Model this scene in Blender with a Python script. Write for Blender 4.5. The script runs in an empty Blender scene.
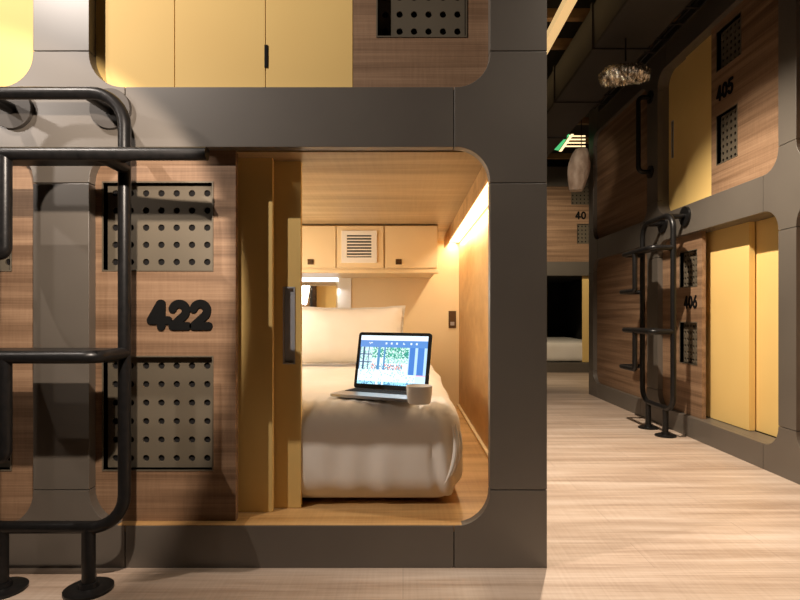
import bpy, bmesh, math, random
from mathutils import Vector, noise
random.seed(4)
C = bpy.context.scene.collection
PI = math.pi
S = 0.003            # metres per unit; the near facade is at y = 0, eye height is z = 0 in units
EYE = 254.0
F = 545.0

# ---------------------------------------------------------------- camera, world, lights, exposure
cam = bpy.data.cameras.new('camera'); co = bpy.data.objects.new('camera', cam); C.objects.link(co)
co.location = (0, -F * S, EYE * S); co.rotation_euler = (PI / 2, 0, 0)
cam.sensor_width = 36; cam.lens = 36 * F / 800; cam.shift_x = -3 / 800; cam.shift_y = 14 / 800
cam.clip_start = 0.02
bpy.context.scene.camera = co
w = bpy.data.worlds.new('world'); bpy.context.scene.world = w; w.use_nodes = True
w.node_tree.nodes['Background'].inputs[0].default_value = (1.0, 0.86, 0.70, 1)
w.node_tree.nodes['Background'].inputs[1].default_value = 0.014
vs = bpy.context.scene.view_settings
vs.view_transform = 'Standard'; vs.look = 'None'; vs.gamma = 1; vs.use_curve_mapping = False
vs.exposure = 0.0

def pt(x, y, z): return Vector((x * S, y * S, (z + EYE) * S))

def spot(name, p, target, power, col, size=150, blend=0.6, rad=0.02):
    l = bpy.data.lights.new(name, 'SPOT'); l.energy = power; l.color = col
    l.spot_size = math.radians(size); l.spot_blend = blend; l.shadow_soft_size = rad
    o = bpy.data.objects.new(name, l); C.objects.link(o); o.location = pt(*p)
    d = pt(*target) - pt(*p); o.rotation_euler = d.to_track_quat('-Z', 'Y').to_euler(); return o

def area(name, p, target, power, col, sx, sy, up='Y'):
    l = bpy.data.lights.new(name, 'AREA'); l.shape = 'RECTANGLE'; l.energy = power; l.color = col
    l.size = sx * S; l.size_y = sy * S
    o = bpy.data.objects.new(name, l); C.objects.link(o); o.location = pt(*p)
    d = pt(*target) - pt(*p); o.rotation_euler = d.to_track_quat('-Z', up).to_euler(); return o

spot('aisle_spotlight', (-600, -360, 640), (-150, 0, 335), 195, (1.0, 0.88, 0.78), 78, 0.75, 0.012)
spot('aisle_spotlight', (-650, -320, 330), (-380, 0, 160), 22, (1.0, 0.88, 0.78), 96, 0.9, 0.03)
spot('aisle_spotlight', (-148, -300, 190), (-450, 0, 10), 74, (1.0, 0.84, 0.70), 78, 0.2, 0.012)
spot('corridor_spotlight', (250, 300, 566), (410, 400, -254), 300, (1.0, 0.86, 0.70), 106, 0.7)
spot('corridor_spotlight', (330, -60, 600), (340, 60, -254), 110, (1.0, 0.87, 0.72), 88, 0.9)
spot('corridor_spotlight', (420, 1250, 500), (640, 1820, 0), 120, (1.0, 0.82, 0.58), 100, 0.7)
spot('corridor_spotlight', (300, 700, 480), (531, 1090, 430), 14, (1.0, 0.84, 0.66), 36, 0.7)  # small spot added only to brighten the hanging bag from the front
area('cove_light', (113, 370, 161), (113, 370, 0), 7.5, (1.0, 0.88, 0.66), 14, 660, 'Y')
area('capsule_fill', (-318, 330, 60), (60, 360, -10), 10.5, (1.0, 0.90, 0.74), 300, 60)  # fill light added by the left inner wall, hidden behind the sliding doors

# ---------------------------------------------------------------- materials
def srgb(r, g, b):
    f = lambda c: (c / 255 / 12.92) if c / 255 < 0.04045 else ((c / 255 + 0.055) / 1.055) ** 2.4
    return (f(r), f(g), f(b), 1)

def mat(name, col, rough=0.5, metal=0.0, spec=0.5):
    m = bpy.data.materials.new(name); m.use_nodes = True
    b = m.node_tree.nodes['Principled BSDF']
    b.inputs['Base Color'].default_value = col; b.inputs['Roughness'].default_value = rough
    b.inputs['Metallic'].default_value = metal; b.inputs['Specular IOR Level'].default_value = spec
    return m

def noisy(m, c1, c2, scale=(1, 1, 1), ns=5, detail=6, bump=0.0, p1=0.35, p2=0.65, dist=0.0, bumpd=0.002):
    nt = m.node_tree; N = nt.nodes; L = nt.links; b = N['Principled BSDF']
    tc = N.new('ShaderNodeTexCoord'); mp = N.new('ShaderNodeMapping'); mp.inputs['Scale'].default_value = scale
    L.new(tc.outputs['Object'], mp.inputs[0])
    n = N.new('ShaderNodeTexNoise'); n.inputs['Scale'].default_value = ns; n.inputs['Detail'].default_value = detail
    n.inputs['Distortion'].default_value = dist
    L.new(mp.outputs[0], n.inputs['Vector'])
    r = N.new('ShaderNodeValToRGB'); r.color_ramp.elements[0].position = p1; r.color_ramp.elements[1].position = p2
    r.color_ramp.elements[0].color = c1; r.color_ramp.elements[1].color = c2
    L.new(n.outputs['Fac'], r.inputs[0]); L.new(r.outputs[0], b.inputs['Base Color'])
    if bump:
        bp = N.new('ShaderNodeBump'); bp.inputs['Strength'].default_value = bump; bp.inputs['Distance'].default_value = bumpd
        L.new(n.outputs['Fac'], bp.inputs['Height']); L.new(bp.outputs[0], b.inputs['Normal'])
    return m

def wood(name, dark, mid, light, rough=0.55, grain=(0.45, 15, 15), planks=None, offset=(0, 0, 0)):
    """laminate with grain along local X: broad bands, fine fibres and saw marks; planks=(length, width) adds joints"""
    m = mat(name, mid, rough); nt = m.node_tree; N = nt.nodes; L = nt.links; b = N['Principled BSDF']
    tc = N.new('ShaderNodeTexCoord')
    def layer(scale, ns, det, dist):
        mp = N.new('ShaderNodeMapping'); mp.inputs['Scale'].default_value = scale; mp.inputs['Location'].default_value = offset
        L.new(tc.outputs['Object'], mp.inputs[0])
        n = N.new('ShaderNodeTexNoise'); n.inputs['Scale'].default_value = ns; n.inputs['Detail'].default_value = det
        n.inputs['Distortion'].default_value = dist; L.new(mp.outputs[0], n.inputs['Vector']); return n.outputs['Fac']
    a = layer(grain, 1.3, 5, 0.5)
    f = layer((grain[0] * 3, grain[1] * 9, grain[2] * 9), 1.6, 3, 0.1)
    s = layer((60, 1.5, 6), 2.0, 2, 0.0)
    mx = N.new('ShaderNodeMath'); mx.operation = 'MULTIPLY_ADD'; mx.inputs[1].default_value = 0.42
    L.new(f, mx.inputs[0]); L.new(a, mx.inputs[2])
    ms = N.new('ShaderNodeMath'); ms.operation = 'MULTIPLY_ADD'; ms.inputs[1].default_value = 0.16
    L.new(s, ms.inputs[0]); L.new(mx.outputs[0], ms.inputs[2])
    r = N.new('ShaderNodeValToRGB'); e = r.color_ramp.elements
    e[0].position = 0.58; e[0].color = dark; e[1].position = 0.98; e[1].color = light
    k = e.new(0.78); k.color = mid
    L.new(ms.outputs[0], r.inputs[0]); out = r.outputs[0]
    if planks:
        mp = N.new('ShaderNodeMapping'); L.new(tc.outputs['Object'], mp.inputs[0])
        br = N.new('ShaderNodeTexBrick'); br.inputs['Scale'].default_value = 1; br.offset = 0.37
        br.inputs['Brick Width'].default_value = planks[0]; br.inputs['Row Height'].default_value = planks[1]
        br.inputs['Mortar Size'].default_value = 0.0012; br.inputs['Bias'].default_value = 0
        br.inputs['Color1'].default_value = (0.93, 0.93, 0.93, 1); br.inputs['Color2'].default_value = (1, 1, 1, 1)
        br.inputs['Mortar'].default_value = (0.72, 0.70, 0.68, 1)
        L.new(mp.outputs[0], br.inputs['Vector'])
        q = N.new('ShaderNodeMixRGB'); q.blend_type = 'MULTIPLY'; q.inputs[0].default_value = 1
        L.new(out, q.inputs[1]); L.new(br.outputs['Color'], q.inputs[2]); out = q.outputs[0]
    L.new(out, b.inputs['Base Color'])
    bp = N.new('ShaderNodeBump'); bp.inputs['Strength'].default_value = 0.25; bp.inputs['Distance'].default_value = 0.001
    L.new(f, bp.inputs['Height']); L.new(bp.outputs[0], b.inputs['Normal'])
    return m

def emit(name, col, st):
    m = bpy.data.materials.new(name); m.use_nodes = True; b = m.node_tree.nodes['Principled BSDF']
    b.inputs['Base Color'].default_value = col; b.inputs['Emission Color'].default_value = col
    b.inputs['Emission Strength'].default_value = st; return m

M = {}
M['clad'] = noisy(mat('grey_laminate', (.1, .1, .1, 1), 0.40, 0.0, 1.0), srgb(94, 87, 79), srgb(100, 93, 84), (1, 1, 1), 3, 4)
M['seam'] = mat('black_gap', (0.006, 0.005, 0.005, 1), 0.9)
M['wood'] = wood('brown_oak_laminate', srgb(108, 81, 58), srgb(138, 108, 82), srgb(164, 132, 103))
M['yellow'] = noisy(mat('yellow_laminate', (.7, .5, .2, 1), 0.6, 0.0, 0.25), srgb(236, 200, 126), srgb(240, 206, 132), (1, 1, 1), 2, 2)
M['floor'] = wood('pale_oak_vinyl', srgb(170, 146, 126), srgb(197, 174, 154), srgb(216, 197, 180), 0.42, (0.8, 11, 11), (1.2, 0.18))
M['cream'] = noisy(mat('cream_laminate', (.7, .6, .4, 1), 0.5), srgb(224, 196, 150), srgb(230, 203, 158), (1, 1, 1), 2, 2)
M['lwood'] = wood('honey_oak_laminate', srgb(158, 116, 66), srgb(190, 148, 94), srgb(210, 170, 116), 0.4, (0.7, 9, 9))
M['cwood'] = wood('ceiling_oak_laminate', srgb(140, 116, 82), srgb(166, 141, 104), srgb(184, 159, 122), 0.4, (0.7, 7, 9))
M['vwood'] = wood('side_wall_laminate', srgb(176, 132, 76), srgb(196, 154, 96), srgb(212, 172, 116), 0.45, (5, 0.7, 1.2))
M['black'] = noisy(mat('black_powder_coat', (0.02, 0.018, 0.017, 1), 0.36, 0.0, 0.35), (0.006, 0.006, 0.006, 1), (0.010, 0.009, 0.009, 1), (1, 1, 1), 60, 3, 0.15)
M['number'] = mat('black_lettering', (0.004, 0.004, 0.004, 1), 0.7, 0.0, 0.15)
M['plate'] = noisy(mat('grey_metal_plate', (.15, .15, .14, 1), 0.5, 0.2), srgb(102, 93, 78), srgb(110, 100, 84), (1, 1, 1), 4, 2)
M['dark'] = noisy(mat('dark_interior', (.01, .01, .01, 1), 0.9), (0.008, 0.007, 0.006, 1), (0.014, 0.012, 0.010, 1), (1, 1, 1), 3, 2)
M['shell'] = noisy(mat('dark_brown_board', (.02, .02, .02, 1), 0.8), (0.030, 0.025, 0.020, 1), (0.045, 0.037, 0.030, 1), (1, 1, 1), 3, 2)
M['linen'] = noisy(mat('white_linen', (.8, .77, .72, 1), 0.85), srgb(232, 224, 212), srgb(242, 235, 225), (1, 1, 1), 4, 4, 0.25, bumpd=0.01)
M['alu'] = mat('brushed_aluminium', (0.55, 0.55, 0.56, 1), 0.35, 0.85)
M['steel'] = mat('dull_steel', (0.5, 0.5, 0.52, 1), 0.5, 0.2)
M['ceramic'] = mat('white_ceramic', srgb(236, 228, 216), 0.3)
M['led'] = emit('led_strip', (1.0, 0.80, 0.50, 1), 2.2)
M['flange'] = noisy(mat('dark_grey_metal', (.05, .05, .05, 1), 0.5), srgb(62, 57, 52), srgb(70, 65, 60), (1, 1, 1), 8, 3)
M['coolled'] = emit('cool_led_strip', (0.70, 0.86, 1.0, 1), 3.2)
M['warmled'] = emit('warm_light_tube', (1.0, 0.74, 0.40, 1), 1.6)
M['warmbat'] = emit('warm_batten_glow', (0.95, 0.62, 0.27, 1), 0.75)  # batten made to glow in place of warm light falling on it
M['mirror'] = mat('mirror_glass', (0.75, 0.75, 0.75, 1), 0.03, 1.0)
M['brown'] = mat('bronze_metal', srgb(96, 70, 44), 0.4, 0.6)
M['ceil'] = noisy(mat('black_ceiling_paint', (.01, .01, .01, 1), 0.9), (0.010, 0.009, 0.008, 1), (0.020, 0.017, 0.014, 1), (1, 1, 1), 2, 4)
M['joist'] = noisy(mat('ceiling_timber', (.3, .2, .1, 1), 0.7), srgb(120, 92, 58), srgb(146, 114, 74), (1, 6, 6), 4, 4)
M['duct'] = noisy(mat('charcoal_duct', (.03, .03, .03, 1), 0.6), (0.016, 0.014, 0.012, 1), (0.024, 0.020, 0.017, 1), (1, 1, 1), 4, 4)
M['foil'] = noisy(mat('crinkled_foil', (.8, .78, .74, 1), 0.22, 1.0), srgb(170, 160, 145), srgb(235, 228, 214), (1, 1, 1), 40, 5, 1.0, bumpd=0.02)
M['paper'] = noisy(mat('thin_pale_plastic', (.6, .5, .4, 1), 0.5), srgb(200, 172, 150), srgb(245, 226, 208), (1, 1, 0.5), 14, 5, 0.8, bumpd=0.02)
M['green'] = emit('green_sign_light', (0.10, 0.62, 0.22, 1), 0.9)
M['sillw'] = noisy(mat('pale_edge_laminate', (.8, .7, .5, 1), 0.5), srgb(214, 190, 156), srgb(222, 199, 166), (1, 1, 1), 3, 2)

# ---------------------------------------------------------------- frames of reference: a along a facade, d into it, z up (units)
class Fr:
    def __init__(s, x, y, rot): s.x, s.y, s.rot = x, y, rot
    def world(s, a, d, z):
        c, n = math.cos(s.rot), math.sin(s.rot)
        return pt(s.x + a * c - d * n, s.y + a * n + d * c, z)
LEFT = Fr(0, 0, 0); RIGHT = Fr(590, 0, -PI / 2); BACK = Fr(0, 1820, 0)
ORG = {}

def root(name, label, cat, fr=LEFT, a=0, d=0, z=-EYE, group=None, kind=None):
    o = bpy.data.objects.new(name, None); C.objects.link(o); o.empty_display_size = 0.1
    o.location = fr.world(a, d, z); o.rotation_euler = (0, 0, fr.rot)
    if label: o['label'] = label
    if cat: o['category'] = cat
    if group: o['group'] = group
    if kind: o['kind'] = kind
    ORG[o.name] = (a, d, z); return o

class MB:
    def __init__(s): s.b = bmesh.new()
    def box(s, a0, a1, d0, d1, z0, z1):
        v = [s.b.verts.new((x, y, z)) for x in (a0, a1) for y in (d0, d1) for z in (z0, z1)]
        for f in ((0, 1, 3, 2), (4, 6, 7, 5), (0, 4, 5, 1), (2, 3, 7, 6), (0, 2, 6, 4), (1, 5, 7, 3)): s.b.faces.new([v[i] for i in f])
        return s
    def prism(s, poly, d0, d1):
        """poly: (a, z) points, extruded between two depths"""
        f = [s.b.verts.new((p[0], d0, p[1])) for p in poly]; k = [s.b.verts.new((p[0], d1, p[1])) for p in poly]
        s.b.faces.new(f); s.b.faces.new(k[::-1]); n = len(poly)
        for i in range(n): s.b.faces.new((f[i], k[i], k[(i + 1) % n], f[(i + 1) % n]))
        return s
    def tube(s, pts, r, n=14, closed=False, caps=True):
        P = [Vector(p) for p in pts]; rings = []; up = None
        m = len(P)
        for i in range(m):
            if closed: t = (P[(i + 1) % m] - P[i - 1]).normalized()
            else: t = (P[min(i + 1, m - 1)] - P[max(i - 1, 0)]).normalized()
            if up is None: up = Vector((0, 0, 1)) if abs(t.z) < 0.9 else Vector((1, 0, 0))
            u = (up - t * up.dot(t)).normalized(); v = t.cross(u); up = u
            rr = r[i] if isinstance(r, (list, tuple)) else r
            rings.append([s.b.verts.new(P[i] + u * math.cos(2 * PI * j / n) * rr + v * math.sin(2 * PI * j / n) * rr) for j in range(n)])
        for i in range(m if closed else m - 1):
            A, B = rings[i], rings[(i + 1) % m]
            for j in range(n): s.b.faces.new((A[j], A[(j + 1) % n], B[(j + 1) % n], B[j]))
        if caps and not closed:
            s.b.faces.new(rings[0][::-1]); s.b.faces.new(rings[-1])
        return s
    def lathe(s, c, prof, n=28):
        rings = []
        for r, z in prof:
            rings.append([s.b.verts.new((c[0] + math.cos(2 * PI * j / n) * r, c[1] + math.sin(2 * PI * j / n) * r, z)) for j in range(n)])
        for A, B in zip(rings, rings[1:]):
            for j in range(n): s.b.faces.new((A[j], A[(j + 1) % n], B[(j + 1) % n], B[j]))
        s.b.faces.new(rings[0][::-1]); s.b.faces.new(rings[-1]); return s
    def build(s, name, m, parent=None, smooth=False, bevel=0.0, kind=None, label=None, cat=None, group=None, fr=None, org=None):
        me = bpy.data.meshes.new(name)
        bmesh.ops.recalc_face_normals(s.b, faces=s.b.faces[:])
        o0 = parent
        while o0 is not None and o0.parent is not None: o0 = o0.parent
        og = ORG[o0.name] if o0 is not None else (org or (0, 0, -EYE))
        for v in s.b.verts: v.co = Vector(((v.co.x - og[0]) * S, (v.co.y - og[1]) * S, (v.co.z - og[2]) * S))
        if smooth:
            for f in s.b.faces: f.smooth = True
            for e in s.b.edges:
                if len(e.link_faces) == 2 and e.calc_face_angle(0) > 0.7: e.smooth = False
        s.b.to_mesh(me); s.b.free()
        o = bpy.data.objects.new(name, me); C.objects.link(o)
        for q in (m if isinstance(m, (list, tuple)) else [m]): me.materials.append(q)
        if parent is not None: o.parent = parent
        else:
            f = fr or LEFT; o.location = f.world(*og); o.rotation_euler = (0, 0, f.rot)
        if bevel:
            b = o.modifiers.new('bevel', 'BEVEL'); b.width = bevel; b.segments = 2; b.limit_method = 'ANGLE'; b.angle_limit = math.radians(50)
        if kind: o['kind'] = kind
        if label: o['label'] = label
        if cat: o['category'] = cat
        if group: o['group'] = group
        return o

def arc(cx, cz, r, t0, t1, n=10):
    return [(cx + r * math.cos(math.radians(t0 + (t1 - t0) * i / n)), cz + r * math.sin(math.radians(t0 + (t1 - t0) * i / n))) for i in range(n + 1)]

R0, SE = 34.0, 36.0
ZB, Z1, Z2, Z3, ZT = -212, 167, 227, 555, 640      # sill, lower opening top, band top, upper opening top, cladding top
THK = 12
def junction(root_, x0, x1, zb, zt, left=True, right=True, up=True, down=True):
    g = 0.45; r = R0; s = SE - g; P = []
    bz = zb - s if down else zb; tz = zt + s if up else zt
    P += [(x0 if (down and left) else (x0 if not left else x0 - s), bz)]
    if down: P += [(x1, bz)]
    else: P += [((x1 + s) if right else x1, bz)]
    if right:
        if down: P += arc(x1 + r, zb - r, r, 180, 90) + [(x1 + s, zb)]
        P += [(x1 + s, zt)]
        if up: P += arc(x1 + r, zt + r, r, 270, 180)
    P += [(x1, tz) if up else ((x1 + s) if right else x1, tz)]
    P += [(x0, tz) if up else ((x0 - s) if left else x0, tz)]
    if left:
        if up: P += arc(x0 - r, zt + r, r, 0, -90) + [(x0 - s, zt)]
        if down: P += [(x0 - s, zb)] + arc(x0 - r, zb - r, r, 90, 0)
    Q = []
    for p in P:
        if not Q or (abs(p[0] - Q[-1][0]) + abs(p[1] - Q[-1][1])) > 0.02: Q.append(p)
    if abs(Q[0][0] - Q[-1][0]) + abs(Q[0][1] - Q[-1][1]) < 0.02: Q.pop()
    MB().prism(Q, 0, THK).build('corner_panel', M['clad'], root_, bevel=0.0012)

def strip(root_, x0, x1, z0, z1, vert):
    g = 0.45; t = 5
    m = MB()
    if vert:
        m.box(x0, x1, 0, THK, z0 + g, z1 - g)
    else:
        m.box(x0 + g, x1 - g, 0, THK, z0, z1)
    m.build('straight_panel', M['clad'], root_, bevel=0.0012)
    k = MB()
    if vert: k.box(x0 + 1, x1 - 1, 5, THK + 1, z0 - t, z0 + t).box(x0 + 1, x1 - 1, 5, THK + 1, z1 - t, z1 + t)
    else: k.box(x0 - t, x0 + t, 5, THK + 1, z0 + 1, z1 - 1).box(x1 - t, x1 + t, 5, THK + 1, z0 + 1, z1 - 1)
    k.build('joint_strip', M['seam'], root_)

def facade(name, fr, posts, zfloor=-EYE):
    """posts: list of (x0, x1, has_left, has_right)"""
    r_ = root(name, None, None, fr, posts[0][0], 0, zfloor, kind='structure')
    for (x0, x1, l, r) in posts:
        junction(r_, x0, x1, -EYE, ZB, l, r, True, False)
        junction(r_, x0, x1, Z1, Z2, l, r, True, True)
        junction(r_, x0, x1, Z3, ZT, l, r, False, True)
        strip(r_, x0, x1, ZB + SE, Z1 - SE, True); strip(r_, x0, x1, Z2 + SE, Z3 - SE, True)
    for p, q in zip(posts, posts[1:]):
        a, b = p[1] + SE, q[0] - SE
        if a >= b: continue
        strip(r_, a, b, -EYE, ZB, False); strip(r_, a, b, Z1, Z2, False); strip(r_, a, b, Z3, ZT, False)
    return r_

facade('wall_front', LEFT, [(-1172, -1116, False, True), (-771 + 0, -771 + 0.01, True, True)][:0] + [(-827, -771, False, True), (-370, -314, True, True), (87, 144, True, False)])
facade('wall_right', RIGHT, [(-1186, -1145, False, True), (-773, -718, True, True), (-312, -273, True, True), (140, 196, True, False)])
facade('wall_far', BACK, [(440, 496, False, True), (897, 953, True, False)])

# ---------------------------------------------------------------- digits as thick rounded strokes
def seg(m, p, q, wd, d0, d1):
    p = Vector(p); q = Vector(q); t = (q - p); ln = t.length
    t = t / ln if ln > 1e-6 else Vector((1, 0)); a = math.degrees(math.atan2(t.y, t.x))
    poly = arc(q.x, q.y, wd, a - 90, a + 90, 6) + arc(p.x, p.y, wd, a + 90, a + 270, 6)
    m.prism(poly, d0, d1)
def ell(cx, cz, rx, rz, t0, t1, n=12):
    return [(cx + rx * math.cos(math.radians(t0 + (t1 - t0) * i / n)), cz + rz * math.sin(math.radians(t0 + (t1 - t0) * i / n))) for i in range(n + 1)]
GL = {
 '4': [[(0.56, 0.93), (0.10, 0.30), (0.92, 0.30)], [(0.60, 0.93), (0.60, 0.06)]],
 '2': [ell(0.46, 0.66, 0.33, 0.27, 165, -35) + [(0.14, 0.08), (0.86, 0.08)]],
 '0': [ell(0.48, 0.5, 0.33, 0.42, 0, 360, 20)],
 '5': [[(0.80, 0.92), (0.28, 0.92), (0.22, 0.56)] + ell(0.46, 0.34, 0.34, 0.27, 120, -150, 12)],
 '6': [[(0.66, 0.94), (0.24, 0.50)] + ell(0.48, 0.33, 0.33, 0.26, 150, -210, 18)],
}
def digits(text, a0, z0, wd, hg, d, parent, stroke=0.13):
    step = wd / len(text); st = hg * stroke
    for i, ch in enumerate(text):
        m = MB(); k = 0
        for pl in GL[ch]:
            tr = [(a0 + i * step + p[0] * step * 0.98, z0 + st + (p[1] - 0.06) / 0.88 * (hg - 2 * st)) for p in pl]
            for p, q in zip(tr, tr[1:]):
                seg(m, p, q, st, d - (2.2 if stroke > .1 else 1.0) - 0.002 * k, d); k += 1
        m.build('digit', M['number'], parent)

# ---------------------------------------------------------------- front panel with cut-outs, perforated plates
def holed_panel(m, a0, a1, z0, z1, d0, d1, holes):
    xs = sorted({a0, a1, *[h[0] for h in holes], *[h[1] for h in holes]}); zs = sorted({z0, z1, *[h[2] for h in holes], *[h[3] for h in holes]})
    V = {}
    def v(i, j, d):
        k = (i, j, d)
        if k not in V: V[k] = m.b.verts.new((xs[i], d, zs[j]))
        return V[k]
    def solid(i, j):
        if i < 0 or j < 0 or i >= len(xs) - 1 or j >= len(zs) - 1: return False
        cx, cz = (xs[i] + xs[i + 1]) / 2, (zs[j] + zs[j + 1]) / 2
        return not any(h[0] < cx < h[1] and h[2] < cz < h[3] for h in holes)
    for i in range(len(xs) - 1):
        for j in range(len(zs) - 1):
            if not solid(i, j): continue
            for d in (d0, d1): m.b.faces.new((v(i, j, d), v(i + 1, j, d), v(i + 1, j + 1, d), v(i, j + 1, d)))
            for (di, dj, p, q) in ((-1, 0, (i, j), (i, j + 1)), (1, 0, (i + 1, j), (i + 1, j + 1)), (0, -1, (i, j), (i + 1, j)), (0, 1, (i, j + 1), (i + 1, j + 1))):
                if not solid(i + di, j + dj):
                    m.b.faces.new((v(*p, d0), v(*q, d0), v(*q, d1), v(*p, d1)))
    return m

def perf(m, a0, a1, z0, z1, d, nx, nz, r=3.4, th=2.0):
    cw, ch = (a1 - a0) / nx, (z1 - z0) / nz; n = 16
    for i in range(nx):
        for j in range(nz):
            cx, cz = a0 + cw * (i + .5), z0 + ch * (j + .5)
            O, I, B = [], [], []
            for k in range(n):
                t = 2 * PI * k / n + PI / 4; c, s_ = math.cos(t), math.sin(t); mx = max(abs(c), abs(s_))
                O.append(m.b.verts.new((cx + c / mx * cw / 2, d, cz + s_ / mx * ch / 2)))
                I.append(m.b.verts.new((cx + c * r, d, cz + s_ * r))); B.append(m.b.verts.new((cx + c * r, d + th, cz + s_ * r)))
            for k in range(n):
                l = (k + 1) % n
                m.b.faces.new((O[k], O[l], I[l], I[k])); m.b.faces.new((I[k], I[l], B[l], B[k]))
    return m

def vent(parent, a0, a1, z0, z1, d, nx, nz):
    """recessed perforated plate behind a cut-out of the front panel; thin rim round the cut-out"""
    MB().box(a0, a1, d + 11, d + 13, z0, z1).build('vent_backing', M['seam'], parent)
    p = perf(MB(), a0, a1, z0, z1, d + 8, nx, nz).build('vent_plate', M['plate'], parent)
    m = MB(); t = 1.4
    m.box(a0 - t, a0, d - 0.8, d + 13, z0 - t, z1 + t).box(a1, a1 + t, d - 0.8, d + 13, z0 - t, z1 + t)
    m.box(a0, a1, d - 0.8, d + 13, z0 - t, z0).box(a0, a1, d - 0.8, d + 13, z1, z1 + t)
    m.build('vent_rim', M['plate'], parent)

def liner(parent, a0, a1, z0, z1, d0, d1, m_=None):
    r = R0; ins = arc(a1 - r, z0 + r, r, -90, 0) + arc(a1 - r, z1 - r, r, 0, 90) + arc(a0 + r, z1 - r, r, 90, 180) + arc(a0 + r, z0 + r, r, 180, 270)
    t = 4; r2 = r + t
    out = arc(a1 - r, z0 + r, r2, -90, 0) + arc(a1 - r, z1 - r, r2, 0, 90) + arc(a0 + r, z1 - r, r2, 90, 180) + arc(a0 + r, z0 + r, r2, 180, 270)
    m = MB(); n = len(ins)
    q = [[m.b.verts.new((p[0], d, p[1])) for p in L] for L, d in ((ins, d0), (ins, d1), (out, d1), (out, d0))]
    for i in range(n):
        j = (i + 1) % n
        for k in range(4):
            A, B = q[k], q[(k + 1) % 4]; m.b.faces.new((A[i], A[j], B[j], B[i]))
    m.build('opening_liner', m_ or M['clad'], parent)

def capsule(fr, a0, a1, z0, z1, label, panels=(), doors=(), body=True, line=True, group=None, mat_liner=None):
    r_ = root('sleeping_capsule', label, 'capsule', fr, (a0 + a1) / 2, THK, z0, group)
    if line: liner(r_, a0, a1, z0, z1, THK + .05, 47 if (fr is RIGHT) else 34, mat_liner)
    for (p0, p1, vents, num, d) in panels:
        fp = holed_panel(MB(), p0, p1, z0 - 2, z1 + 2, d, d + 8, [v[:4] for v in vents]).build('front_panel', M['wood'], r_)
        for v in vents: vent(fp, *v[:4], d, v[4], v[5])
        if num: digits(num[0], num[1], num[2], num[3], num[4], d, fp, 0.13 if fr is LEFT else 0.098)
    for (p0, p1, d, th, hd) in doors:
        holes = []
        if hd: holes = [(hd[0], hd[1], hd[2], hd[3])]
        dr = holed_panel(MB(), p0, p1, z0 + 1, z1 + 2, d, d + th, holes).build('sliding_door', M['yellow'], r_, bevel=0.001)
        if hd:
            h = MB(); x, y, z, w_ = hd; t = 1.6
            h.box(x, y, d + 2, d + 3, z, w_)
            h.box(x - t, x, d - .6, d + 5, z - t, w_ + t).box(y, y + t, d - .6, d + 5, z - t, w_ + t).box(x, y, d - .6, d + 5, z - t, z).box(x, y, d - .6, d + 5, w_, w_ + t)
            h.build('recessed_handle', M['steel'], dr, label='grey recessed pull handle')
    if body:
        m = MB(); e = 3; D = 690
        m.box(a0 - e, a1 + e, 60, 66, z0 - 4, z1 + 6)
        m.box(a0 - e - 2, a0 - e, 35, D, z0 - 4, z1 + 6).box(a1 + e, a1 + e + 2, 35, D, z0 - 4, z1 + 6)
        m.box(a0 - e, a1 + e, 35, D, z1 + 6, z1 + 8).box(a0 - e, a1 + e, 35, D, z0 - 6, z0 - 4)
        m.build('capsule_body', M['shell'], r_)
    return r_

# ---------------------------------------------------------------- structure: floor, ceiling, remaining walls
MB().box(-1500, 1500, -1300, 2100, -EYE - 10, -EYE).build('floor', M['floor'], kind='structure')
MB().box(-1500, 1500, -1300, 2100, 690, 700).build('ceiling', M['ceil'], kind='structure', org=(0, 0, 690))
MB().box(138, 144, THK + 2, 1820, -EYE, 689).build('wall_side', M['clad'], kind='structure')
MB().box(-1500, -827, 0, 10, -EYE, 689).build('wall_left', M['clad'], kind='structure')
MB().box(1180, 1190, 1180, 1830, -EYE, 689).build('wall_right_far', M['shell'], kind='structure')
MB().box(100, 440, 1820, 1830, -EYE, 689).box(953, 1190, 1820, 1830, -EYE, 689).build('wall_back', M['shell'], kind='structure')
MB().box(-1500, 1500, -1310, -1300, -EYE, 700).build('wall_rear', M['shell'], kind='structure')
MB().box(-827, 144, 2, THK + 2, ZT, 689).build('trim_1', M['shell'], kind='structure')
MB().box(-1186, 196, 2, THK + 2, ZT, 689).build('trim_2', M['shell'], kind='structure', fr=RIGHT)
MB().box(594, 1180, 1180, 1186, -EYE, 689).build('wall_end', M['clad'], kind='structure')
MB().box(590, 600, -1300, -196, -EYE, 689).build('wall_right_near', M['clad'], kind='structure')

# ---------------------------------------------------------------- capsules on the facing wall
cap = capsule(LEFT, -314, 87, ZB, Z1, 'open lower sleeping capsule numbered 422 with yellow sliding doors and lit bed inside',
    panels=[(-318, -171, [(-306, -195, 45, 134, 7, 5), (-306, -195, -159, -44, 7, 6)], ('422', -259, -17, 64, 32), 12)],
    doors=[(-300, -139, 36, 6, None), (-270, -111, 48, 7, (-129, -119, -53, 28))], body=False, line=False)
capsule(LEFT, -314, 87, Z2, Z3, 'closed upper sleeping capsule above the open one, three yellow door leaves beside a wood panel',
    panels=[(-51, 91, [(-26, 64, 284, 390, 6, 6)], None, 12)],
    doors=[(-318, -234, 12.5, 6, None), (-233.3, -141, 12.5, 6, None), (-140.3, -51.5, 12.5, 6, None)])
capsule(LEFT, -771, -370, ZB, Z1, 'lower capsule at the left edge with bare wood front beside the ladder rods',
    panels=[(-775, -366, [(-512, -401, 45, 134, 7, 5), (-512, -401, -159, -44, 7, 6)], None, 12)])
capsule(LEFT, -771, -370, Z2, Z3, 'upper capsule in the top left corner with plain yellow door',
    doors=[(-775, -560, 12.5, 6, None), (-559.5, -366, 12.5, 6, None)])
up_ = [o for o in C.objects if o.name == 'sleeping_capsule.001'][0]
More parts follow.
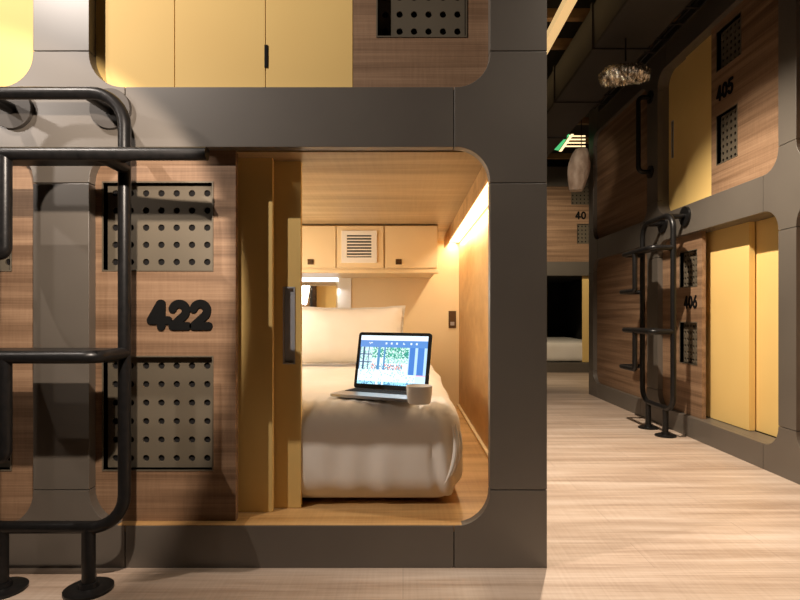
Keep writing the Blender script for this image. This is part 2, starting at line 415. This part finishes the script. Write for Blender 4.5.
MB().box(-141.6, -138.4, 11.6, 13, 252, 275).build('door_latch', M['number'], up_, label='narrow black latch in the seam between two door leaves')
# ---------------------------------------------------------------- capsules on the right wall
capsule(RIGHT, -718, -312, ZB, Z1, 'lower sleeping capsule numbered 406 behind the far ladder, yellow doors shut',
    panels=[(-722, -553, [(-639, -571, 58, 132, 6, 6), (-639, -571, -104, -18, 6, 6)], ('406', -621, 11, 52, 28), 12)],
    doors=[(-590, -441, 36, 11, None), (-470, -308, 50, 5, None)])
capsule(RIGHT, -718, -312, Z2, Z3, 'upper sleeping capsule numbered 405 with narrow yellow door and wood panel',
    panels=[(-519, -308, [(-500, -437, 286, 378, 5, 7), (-500, -426, 464, 538, 6, 6)], ('405', -500, 404, 53, 31), 12)],
    doors=[(-722, -634.5, 26, 6, (-703, -697, 358, 440)), (-634, -512, 22, 6, None)])
capsule(RIGHT, -1145, -773, ZB, Z1, 'lower capsule with plain wood front near the end of the right wall',
    panels=[(-1149, -769, [], None, 12)])
capsule(RIGHT, -1145, -773, Z2, Z3, 'dark upper capsule with plain wood front behind the wall grab rail',
    panels=[(-1149, -769, [], None, 12)])
capsule(RIGHT, -273, 140, ZB, Z1, 'lower capsule cut off by the right edge of the picture', panels=[(-277, 144, [], None, 26)])
capsule(RIGHT, -273, 140, Z2, Z3, 'upper capsule cut off by the right edge of the picture', panels=[(-277, 144, [], None, 26)])
# ---------------------------------------------------------------- capsules at the far end
fc = capsule(BACK, 496, 897, ZB, Z1, 'dark open lower capsule at the far end of the corridor with pale mattress',
    doors=[(786, 900, 22, 6, None)], body=False)
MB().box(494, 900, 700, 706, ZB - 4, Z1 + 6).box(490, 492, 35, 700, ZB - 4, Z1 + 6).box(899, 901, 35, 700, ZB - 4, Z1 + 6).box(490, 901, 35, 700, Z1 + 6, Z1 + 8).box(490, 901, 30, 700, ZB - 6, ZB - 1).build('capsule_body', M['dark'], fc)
capsule(BACK, 496, 897, Z2, Z3, 'upper capsule with wood front and number at the far end of the corridor',
    panels=[(492, 901, [(760, 870, 308, 392, 7, 5), (735, 870, 478, 560, 8, 5)], ('40', 752, 412, 48, 36), 12)])

# ---------------------------------------------------------------- inside of capsule 422
D1 = 700
i_ = cap
MB().box(-330, 134, 1, D1, ZB - 6, ZB + .6).build('capsule_floor', M['lwood'], i_)
MB().box(-330, 134, 14, D1, Z1 - 1, Z1 + 5).build('capsule_ceiling', M['cwood'], i_)
MB().box(128, 134, 14, D1, ZB, Z1 - 1).build('side_wall', M['vwood'], i_)
MB().box(-330, -324, 44, D1, ZB, Z1 - 1).build('side_wall', M['cream'], i_)
MB().box(-330, 134, D1, D1 + 6, ZB - 6, Z1 + 5).build('back_wall', M['cream'], i_)
MB().box(89, 92, 14, 640, 143, Z1 - 1).build('cove_board', M['lwood'], i_, bevel=0.001)
MB().box(98, 127, 20, 690, 162, 165).build('led_strip', M['led'], i_, label='glowing warm strip light')
MB().box(123, 128, 14, D1, ZB, ZB + 7).build('skirting', M['cream'], i_, bevel=0.001)

# overhead cupboard
DC = 463
cb = root('overhead_cupboard', 'cream overhead cupboard under the capsule ceiling with square vent in the middle', 'cupboard', LEFT, -130, DC + 60, 82)
MB().box(-320, 64, DC, D1 - .5, 82, Z1 - 3).build('cabinet_body', M['cream'], cb, bevel=0.001)
MB().box(-320, 66, DC - 4, DC + 20, 76, 82).build('bottom_rail', M['cream'], cb, bevel=0.001)
for (x0, x1, kx) in ((-262, -123, -170), (-34, 64, -8)):
    dd = MB().box(x0 + 1, x1 - 1, DC - 5, DC - .2, 85, Z1 - 5).build('cupboard_door', M['cream'], cb, bevel=0.0012)
    MB().box(kx - 5.5, kx + 5.5, DC - 6.2, DC - 4.8, 91, 101).box(kx - 2, kx + 3, DC - 8, DC - 6, 93, 97).build('door_latch', M['brown'], dd, label='small square bronze latch')
cp = MB().box(-122, -36, DC - 5, DC - .2, 85, Z1 - 5).build('centre_panel', M['cream'], cb, bevel=0.0012)
vg = MB(); vx0, vx1, vz0, vz1 = -113, -48, 94, 153
vg.box(vx0, vx1, DC - 8, DC - 5, vz0, vz0 + 10).box(vx0, vx1, DC - 8, DC - 5, vz1 - 8, vz1).box(vx0, vx0 + 10, DC - 8, DC - 5, vz0 + 10, vz1 - 8).box(vx1 - 10, vx1, DC - 8, DC - 5, vz0 + 10, vz1 - 8)
g = vg.build('vent_grille', M['ceramic'], cp, bevel=0.0008, label='off-white square air vent')
MB().box(vx0 + 10, vx1 - 10, DC - 5.3, DC - 5.1, vz0 + 10, vz1 - 8).build('grille_shadow_gap', M['seam'], g)
sl = MB()
for k in range(7):
    z = vz0 + 12 + k * 5.6; sl.box(vx0 + 10, vx1 - 10, DC - 7.5, DC - 5.4, z, z + 2.6)
sl.build('louvre', M['ceramic'], g)

# backlit mirror and lit side strip on the rear wall
mi = root('wall_mirror', 'backlit mirror on the back wall of the capsule left of the pillow', 'mirror', LEFT, -180, D1 - 3, 10)
MB().box(-232, -152, D1 - 4, D1 - .5, 14, 74).build('mirror_glass', M['mirror'], mi)
mf = MB().box(-236, -148, D1 - 7, D1 - .4, 74, 88).box(-236, -232, D1 - 7, D1 - .4, 8, 74).build('light_bar', M['coolled'], mi, label='cool white light bar')
MB().box(-148, -118, D1 - 5, D1 - .4, 2, 82).build('side_panel', M['ceramic'], mi, bevel=0.001)
area('mirror_light', (-190, D1 - 12, 62), (-190, D1 - 60, -60), 1.3, (0.75, 0.88, 1.0), 80, 8)

sw = root('light_switch', 'narrow bronze switch plate on the back wall of the open capsule', 'switch', LEFT, 113, D1 - 2, -32)
MB().box(104, 121, D1 - 3, D1 - .2, -32, 7).build('switch_plate', M['brown'], sw, bevel=0.001)
MB().box(108, 117, D1 - 4.5, D1 - 3, -26, -18).build('switch_key', M['alu'], sw)

# ---------------------------------------------------------------- bed
def rbox(m, x0, x1, y0, y1, z0, z1, r, nx, ny, nz, fn=None):
    c = Vector(((x0 + x1) / 2, (y0 + y1) / 2, (z0 + z1) / 2)); h = Vector(((x1 - x0) / 2, (y1 - y0) / 2, (z1 - z0) / 2))
    if not isinstance(r, tuple): r = (r, r, r)
    inner = Vector([max(h[i] - r[i], 0.001) for i in range(3)]); V = {}
    N = (nx, ny, nz)
    def vert(i, j, k):
        key = (i, j, k)
        if key in V: return V[key]
        p = Vector([(-1 + 2 * t / n) * hh for t, n, hh in zip(key, N, h)])
        q = Vector([max(-inner[t], min(inner[t], p[t])) for t in range(3)])
        e = Vector([(p[t] - q[t]) / r[t] for t in range(3)])
        l = e.length
        if l > 1e-6: e = e / l
        p2 = Vector([q[t] + e[t] * r[t] for t in range(3)]) + c
        if fn: p2 = fn(p2, e)
        V[key] = m.b.verts.new(p2); return V[key]
    def face(fix, val, a, b):
        for i in range(N[a]):
            for j in range(N[b]):
                ks = []
                for (u, v) in ((0, 0), (1, 0), (1, 1), (0, 1)):
                    k = [0, 0, 0]; k[fix] = val; k[a] = i + u; k[b] = j + v; ks.append(vert(*k))
                m.b.faces.new(ks)
    for fix, a, b in ((0, 1, 2), (1, 0, 2), (2, 0, 1)):
        face(fix, 0, a, b); face(fix, N[fix], a, b)

def duvet_fn(p, n):
    x, y, z = p
    q = Vector((x * 0.012, y * 0.012, z * 0.012))
    a = 2.2 * noise.noise(q) * (1 if z > -200 else 0.2)
    if z > -104: a *= 0.35 if y < 330 else 1.0
    b = 0
    if n.z < 0.8 and z > -200:                      # vertical drape folds on the hanging sides
        f = min(1, max(0, (-100 - z) / 60))
        b = 2.6 * math.sin(x * 0.11 + 3 * noise.noise(Vector((x * .01, 0, z * .008)))) * f * noise.noise(Vector((x * .02, y * .02, 3)))
        if x > 30 and y < 110:                      # gathered corner
            s_ = (x - 55) * 0.7 + (y - 60) * 0.2
            b += 2.6 * math.sin(s_ * 0.35 + z * 0.05) * f
    rid = 0
    if y < 130 and z > -112: a += 0.9 * math.sin(x * 0.42 + 4 * noise.noise(Vector((x * .02, 0, 1)))) * max(0, 1 - abs(y - 75) / 55)
    if y > 250: rid = 6 * math.exp(-((y - 335) / 16) ** 2) + (3 if y > 335 else 0) if n.z > .5 else 0
    return Vector((x, y, z)) + n * (a + b) + Vector((0, 0, rid))
bed = root('bed', 'white duvet and mattress on the floor of the open capsule', 'bed', LEFT, -120, 350, ZB)
m = MB(); rbox(m, -316, 66, 50, 694, -208, -98, (30, 26, 30), 100, 120, 34, duvet_fn)
m.build('duvet', M['linen'], bed, smooth=True)
MB().box(-312, 46, 92, 688, ZB + .3, -190).build('mattress', M['linen'], bed, bevel=0.01)
# gathered folds of the tucked corner
for k, (dx, w_) in enumerate(((0, 2.4), (4.5, 2.0), (8.5, 1.6))):
    pts = []
    for i in range(16):
        t = i / 15; z = -122 - 62 * t
        pts.append((54 + dx * 0.9 + 4.5 * math.sin(t * PI) - 9 * t * t, 47 + dx * 2.0 + 3 * math.sin(t * 5 + k) - 2.5 * math.sin(t * PI), z))
    MB().tube(pts, [w_ * math.sin(PI * (i + .6) / 16.2) + .2 for i in range(16)], 8).build('corner_fold', M['linen'], bed, smooth=True)

def pillow(label, cx, cy, cz, wd, hg, th, tilt, yaw=0, flange=10):
    r_ = root('pillow', label, 'pillow', LEFT, cx, cy, cz - hg / 2)
    m = MB(); n1, n2 = 44, 30; G = {}
    for sd in (-1, 1):
        for i in range(n1 + 1):
            for j in range(n2 + 1):
                u, v = -1 + 2 * i / n1, -1 + 2 * j / n2
                edge = i in (0, n1) or j in (0, n2)
                if edge and sd == 1 and (i, j, -1) in G: G[(i, j, 1)] = G[(i, j, -1)]; continue
                uu, vv = min(1, abs(u) / 0.94), min(1, abs(v) / 0.92)
                t = th / 2 * ((1 - uu ** 2.6) * (1 - vv ** 2.6)) ** 0.5 if uu < 1 and vv < 1 else 0
                x = u * wd / 2 * (1 - 0.045 * (1 - v * v) * (abs(u) ** 2) * 1.0); z = v * hg / 2 * (1 - 0.10 * (1 - u * u) * 0.9)
                nz = noise.noise(Vector((x * .03, z * .03, sd * 3.1)))
                y = sd * (t + 1.2 * nz * (t > 0)) + (2.2 * math.sin(z * .35 + x * .05) if uu >= 1 else 0) + (1.5 * math.sin(x * .12) if vv >= 1 else 0)
                y2 = y * math.cos(tilt) + z * math.sin(tilt); z2 = -y * math.sin(tilt) + z * math.cos(tilt)
                G[(i, j, sd)] = m.b.verts.new((cx + x * math.cos(yaw) - y2 * math.sin(yaw), cy + x * math.sin(yaw) + y2 * math.cos(yaw), cz + z2))
    for sd in (-1, 1):
        for i in range(n1):
            for j in range(n2): m.b.faces.new((G[(i, j, sd)], G[(i + 1, j, sd)], G[(i + 1, j + 1, sd)], G[(i, j + 1, sd)]))
    m.build('pillowcase', M['linen'], r_, smooth=True)
pillow('white pillow propped upright against the back wall of the capsule', -106, 454, -39, 222, 114, 54, 0.24)

# ---------------------------------------------------------------- laptop and cup
ang = math.radians(-25); HX, HY, HZ = -62, 0.255 * F, -95.6
lp = root('laptop', 'open silver laptop with lit screen lying on the white duvet', 'laptop', LEFT, HX, HY, HZ)
cA, sA = math.cos(ang), math.sin(ang); LW, LD, LH = 100, 56, 71
def lpt(u, v, z): return (HX + u * cA + v * sA, HY + u * sA - v * cA, z)     # u along the hinge, v towards the user
def slab(m, corners, th, up):
    lo = [m.b.verts.new(c) for c in corners]; hi = [m.b.verts.new(Vector(c) + Vector(up) * th) for c in corners]
    m.b.faces.new(lo); m.b.faces.new(hi[::-1]); n = len(corners)
    for i in range(n): m.b.faces.new((lo[i], lo[(i + 1) % n], hi[(i + 1) % n], hi[i]))
def rrect(w0, w1, h0, h1, r, n=5):
    return arc(w1 - r, h0 + r, r, -90, 0, n) + arc(w1 - r, h1 - r, r, 0, 90, n) + arc(w0 + r, h1 - r, r, 90, 180, n) + arc(w0 + r, h0 + r, r, 180, 270, n)
m = MB(); slab(m, [lpt(u, v, HZ) for u, v in rrect(0, LW, 0, LD, 3)], 3.2, (0, 0, 1)); base = m.build('keyboard_base', M['alu'], lp)
m = MB()
for r_i in range(4):
    for c_i in range(13):
        u0 = 4.5 + c_i * 7.1; v0 = 4 + r_i * 6.2; slab(m, [lpt(u, v, HZ + 3.2) for u, v in ((u0, v0), (u0 + 6.6, v0), (u0 + 6.6, v0 + 5.5), (u0, v0 + 5.5))], 0.4, (0, 0, 1))
m.build('keys', M['seam'], base)
lean = math.radians(12)
def scr(u, h, off=0.0):
    # point on the lid plane: h along the lid, off in front of it
    v = -h * math.sin(lean) + off * math.cos(lean); z = HZ + 3 + h * math.cos(lean) + off * math.sin(lean)
    return lpt(u, v, z)
m = MB(); P = rrect(0, LW, 0, LH, 4)
f = [m.b.verts.new(scr(u, h, 0)) for u, h in P]; k = [m.b.verts.new(scr(u, h, -2)) for u, h in P]
m.b.faces.new(f); m.b.faces.new(k[::-1])
for i in range(len(P)): m.b.faces.new((f[i], k[i], k[(i + 1) % len(P)], f[(i + 1) % len(P)]))
lid = m.build('screen_lid', M['seam'], lp, label='black-rimmed lid')
# lit display: a web page with a white bar, a blue bar and a photograph of a lounge
NX, NY = 76, 50; m = MB(); cols = []
def page(x, y):       # x 0..1 left-right, y 0..1 top-down
    rnd = random.random()
    if y < 0.10: return (0.78, 0.90, 1.0)
    if y < 0.235:
        c = (0.10, 0.26, 0.62)
        if 0.15 < y < 0.18 and (0.13 < x < 0.19 or any(a < x < a + .03 for a in (0.38, .46, .54, .64, .75, .83))) and rnd < .6: c = (.75, .85, 1)
        return c
    yy = (y - .235) / .765
    if x < 0.20 and yy < .62:
        if abs((x / .2 * 3) % 1 - .5) > .38 or abs((yy / .62 * 3) % 1 - .5) > .45: return (0.03, 0.09, 0.18)
        return (0.62, 0.85, 0.95) if rnd < .8 else (0.25, .55, .45)
    if 0.27 < x < 0.31 or 0.37 < x < 0.395: return (0.08, 0.26, 0.5) if yy < .6 else (.8, .9, 1)
    if x > 0.74 and yy < .72:
        return (0.06, 0.20, 0.58) if (x * 24) % 3 < 1.9 else (0.45, 0.68, 0.95)
    if yy < .30 and 0.2 < x < .74:
        return random.choice([(0.05, .36, .24), (.12, .5, .38), (.45, .78, .66), (.02, .22, .2), (.7, .9, .9)])
    if yy < .42 and 0.4 < x < .74: return random.choice([(.45, .75, .6), (.75, .92, .95), (.2, .5, .5)])
    if .45 < yy < .62 and 0.18 < x < .66:
        return random.choice([(.75, .25, .22), (.05, .25, .38), (.85, .93, 1), (.85, .93, 1), (.15, .4, .5)])
    if .30 <= yy < .6 and .62 < x < .74: return random.choice([(.8, .7, .62), (.85, .93, 1)])
    if yy > .93: return (0.35, .75, .95) if rnd < .7 else (.1, .3, .5)
    if yy > .66 and x > .85: return (.85, .45, .55) if yy < .75 else (.6, .8, 1)
    return (.74, .90, 1.0) if rnd < .93 else (.3, .55, .7)
u0, u1, h0, h1 = 4, LW - 4, 6, LH - 4
gv = [[m.b.verts.new(scr(u0 + (u1 - u0) * i / NX, h0 + (h1 - h0) * j / NY, 0.25)) for j in range(NY + 1)] for i in range(NX + 1)]
cl = m.b.loops.layers.float_color.new('page')
for i in range(NX):
    for j in range(NY):
        fc_ = m.b.faces.new((gv[i][j], gv[i + 1][j], gv[i + 1][j + 1], gv[i][j + 1])); c = page((i + .5) / NX, 1 - (j + .5) / NY)
        for lo in fc_.loops: lo[cl] = (*c, 1)
sm = bpy.data.materials.new('lit_display'); sm.use_nodes = True; nb = sm.node_tree.nodes['Principled BSDF']
va = sm.node_tree.nodes.new('ShaderNodeVertexColor'); va.layer_name = 'page'
nb.inputs['Base Color'].default_value = (0.01, 0.01, 0.01, 1); nb.inputs['Roughness'].default_value = 0.2
sm.node_tree.links.new(va.outputs[0], nb.inputs['Emission Color']); nb.inputs['Emission Strength'].default_value = 1.35
m.build('display', sm, lid, label='glowing display showing a web page')

cup = root('cup', 'small off-white cup standing in front of the laptop screen', 'cup', LEFT, 17.5, 0.076 * F, -96.3)
MB().lathe((17.5, .076 * F), [(9, -96.3), (11.5, -96), (12.6, -94), (13.6, -86), (14.2, -77), (13.6, -77), (12.8, -86), (11.2, -93), (2, -95)], 32).build('cup_bowl', M['ceramic'], cup, smooth=True)

# ---------------------------------------------------------------- tube ladders
def bend(pts, r, n=7, closed=False):
    out = []; m_ = len(pts)
    for i in range(m_):
        if not closed and i in (0, m_ - 1): out.append(Vector(pts[i])); continue
        p = Vector(pts[i]); a = Vector(pts[i - 1]); b = Vector(pts[(i + 1) % m_])
        u = (a - p).normalized(); v = (b - p).normalized(); th = u.angle(v)
        t = r / math.tan(th / 2); c = p + (u + v).normalized() * (r / math.sin(th / 2))
        s0 = p + u * t - c; s1 = p + v * t - c; tot = s0.angle(s1); ax = s0.cross(s1).normalized()
        from mathutils import Matrix
        for k in range(n + 1): out.append(c + Matrix.Rotation(tot * k / n, 3, ax) @ s0)
    return out
def ladder(fr, ac, label, ext=0):
    r_ = root('capsule_ladder', label, 'ladder', fr, ac, -44, -EYE); T = 5.6; q = -44
    loop = bend([(ac - 71, q, -196), (ac + 71, q, -196), (ac + 71, q, 203), (ac - 71, q, 203)], 30, 8, True)
    MB().tube(loop, T, 16, closed=True).build('side_rail', M['black'], r_, smooth=True)
    for s_ in (-42, 38):
        lg = MB().tube([(ac + s_, q, -196), (ac + s_, q, -252)], T + .3, 16).build('leg', M['black'], r_, smooth=True)
        MB().lathe((ac + s_, q), [(21, -254), (21, -251.5), (19, -250.4), (9, -250), (8, -246)], 28).build('foot_plate', M['black'], lg, smooth=True)
    for s_ in (-62, 36):
        st = MB().tube(bend([(ac + s_, q, 203), (ac + s_, -1, 204)], 3), T, 14).build('wall_bracket', M['black'], r_, smooth=True)
        d_ = MB(); n = 30
        d_.prism([(ac + s_ + 20 * math.cos(2 * PI * i / n), 204 + 20 * math.sin(2 * PI * i / n)) for i in range(n)], -5, -0.2)
        d_.build('wall_flange', M['flange'] if ext else M['black'], st, bevel=0.001)
    q2 = -89
    for (z, e) in ((134, ext), (-36, 0)):
        x0, x1 = ac - 71, ac + 71
        pl = bend([(x0, q, z), (x0, q2, z), (x1, q2, z), (x1, q, z)], 12)
        sp = MB().tube(pl, T, 14).build('step', M['black'], r_, smooth=True)
        xe = x1 + (e or 0)
        tp = [(x0, q), (x0, q2), (x1 + e, q2), (x1 + e, q2 + 6)] + ([(x1 + e * (1 - t / 8) ** 2.2, q2 + 6 + (q - q2 - 6) * t / 8) for t in range(1, 8)] if e else []) + [(x1, q)]
        tm = MB(); slab(tm, [(a_, d_, z + 2) for a_, d_ in tp], 3, (0, 0, 1)); tm.build('tread_shadow_plate', M['black'], sp)  # plate added so the step casts a broad shadow band on the facade
        if e:
            MB().tube([(x1 - 14, q2, z), (x1 + e, q2, z)], T, 14).build('step_extension', M['black'], sp, smooth=True)
    for z in (134, -36):
        zz = z - 84
        MB().tube(bend([(ac - 6, q2, z), (ac - 6, q2, zz), (ac - 82, q2, zz), (ac - 82, q, zz), (ac - 71, q, zz)], 6, 5), T - .3, 14).build('half_step', M['black'], r_, smooth=True)
    return r_
ladder(LEFT, -327, 'large black tube ladder in the left foreground beside the number 422', ext=92)
ladder(RIGHT, -(2.15 - 1) * F, 'smaller black tube ladder standing in front of capsule 406 down the corridor')

gr = root('grab_rail', 'black vertical grab rail on the upper right wall beside the far yellow door', 'rail', RIGHT, -752, -2, 323)
MB().tube(bend([(-752, -2, 338), (-752, -30, 338), (-752, -30, 516), (-752, -2, 516)], 12), 5.5, 14).build('rail_bar', M['black'], gr, smooth=True)
for z in (338, 516):
    d_ = MB(); d_.prism([(-752 + 15 * math.cos(2 * PI * i / 24), z + 15 * math.sin(2 * PI * i / 24)) for i in range(24)], -4, -.2); d_.build('wall_flange', M['black'], gr)

# ---------------------------------------------------------------- far capsule mattress
fm = MB(); rbox(fm, 500, 880, 1845, 2400, ZB + .5, -122, 18, 20, 20, 8, lambda p, n: p + n * 1.5 * noise.noise(p * .03))
fm.build('mattress', M['linen'], smooth=True, label='pale mattress in the dark capsule at the far end', cat='mattress', org=(690, 2100, ZB))

# ---------------------------------------------------------------- under the ceiling
for k, y in enumerate((430, 610, 735, 960, 1040, 1250, 1450, 1650)):
    MB().box(146, 1100 if y > 1180 else 588, y, y + 16, 628, 648).build('ceiling_joist', M['joist'], label='brown timber joist crossing the corridor ceiling', cat='joist', group='joists across the corridor ceiling', org=(360, y, 628))
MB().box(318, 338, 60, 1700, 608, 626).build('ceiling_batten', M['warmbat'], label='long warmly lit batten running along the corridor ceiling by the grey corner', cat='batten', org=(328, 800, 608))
du = root('air_duct', 'large dark box duct running along the corridor ceiling', 'duct', LEFT, 430, 800, 520)
MB().box(372, 480, 100, 1700, 520, 606).build('duct_casing', M['duct'], du, bevel=0.01)
for y in (250, 520, 790, 1060, 1330):
    MB().box(369, 483, y, y + 8, 517, 609).build('duct_flange', M['duct'], du)
ct = root('cable_tray', 'thin dark cable tray along the ceiling above the right wall', 'cable tray', LEFT, 545, 700, 590)
m = MB().box(520, 523, 60, 1040, 588, 604).box(568, 571, 60, 1040, 588, 604)
for y in range(80, 1030, 60): m.box(523, 568, y, y + 5, 588, 591)
m.build('tray', M['duct'], ct)
for x in (532, 543, 555): MB().tube([(x, 70, 594), (x + 2, 600, 594.5), (x, 1030, 594)], 3, 8).build('cable', M['black'], ct, smooth=True)
# foil flexible duct
fl = MB(); pts = []; rr = []
for i in range(46):
    t = i / 45; pts.append((374 + 88 * t, 488 - 10 * t, 444 + 9 * math.sin(t * 2.6))); rr.append(18 * min(1, .55 + 2.2 * t, .55 + 2.2 * (1 - t)) + 2.6 * math.sin(i * 2.1) + 1.6 * noise.noise(Vector((i * .7, 0, 0))))
fl.tube(pts, rr, 20)
for v in fl.b.verts: v.co += Vector((0, 1, 1)) * 5.0 * noise.noise(v.co * .11)
fl.build('flexible_duct', M['foil'], label='short crinkled silver foil duct hanging below the dark box duct', cat='duct', org=(420, 483, 450))
MB().tube([(420, 483, 476), (420, 483, 520)], 1.5, 8).build('duct_hanger', M['black'], bpy.data.objects['air_duct'])
# green lit sign with warm slatted grille
sg = root('exit_sign', 'small green lit sign beside a warm slatted light under the far ceiling', 'sign', LEFT, 590, 1400, 600)
m = MB(); m.prism([(532, 588), (566, 640), (594, 640), (556, 584)], 1395, 1402).build('sign_face', M['green'], sg)
MB().prism([(556, 580), (598, 640), (608, 640), (566, 580)], 1393, 1400).build('light_bar', M['warmled'], sg)
m = MB()
for k in range(4): m.box(592 - 6 * k, 650, 1396, 1399, 632 - 12 * k, 636 - 12 * k)
m.build('slat', M['warmled'], sg)
MB().box(600, 602, 1396, 1399, 640, 688).build('hanger', M['black'], sg)
# pale bag hanging
bg = MB(); c0 = (Vector((((580 - 403) * 3.0), 1090, 0))); prof = []
N2, N1 = 26, 22; rings = []
for i in range(N1 + 1):
    t = i / N1; z = 494 - 124 * t; r = 36 * (math.sin(PI * min(.93, t * .75 + .07)) ** .45) * (1 - .30 * t)
    rings.append([bg.b.verts.new((c0.x + (4 - 16 * t) + r * math.cos(2 * PI * j / N2) * (1 + .16 * noise.noise(Vector((j * .5, i * .12, 2)))), c0.y + .8 * r * math.sin(2 * PI * j / N2), z + 3 * noise.noise(Vector((j * .4, i * .3, 0))))) for j in range(N2)])
for A, B in zip(rings, rings[1:]):
    for j in range(N2): bg.b.faces.new((A[j], A[(j + 1) % N2], B[(j + 1) % N2], B[j]))
bg.b.faces.new(rings[0]); bg.b.faces.new(rings[-1][::-1])
hb = root('hanging_bag', 'pale crumpled bag hanging under the far ceiling near the green sign', 'bag', LEFT, c0.x, c0.y, 370)
bg.build('bag_body', M['paper'], hb, smooth=True)
MB().tube([(c0.x + 4, c0.y, 492), (c0.x + 4, c0.y, 689)], 1.2, 8).build('cord', M['black'], hb)
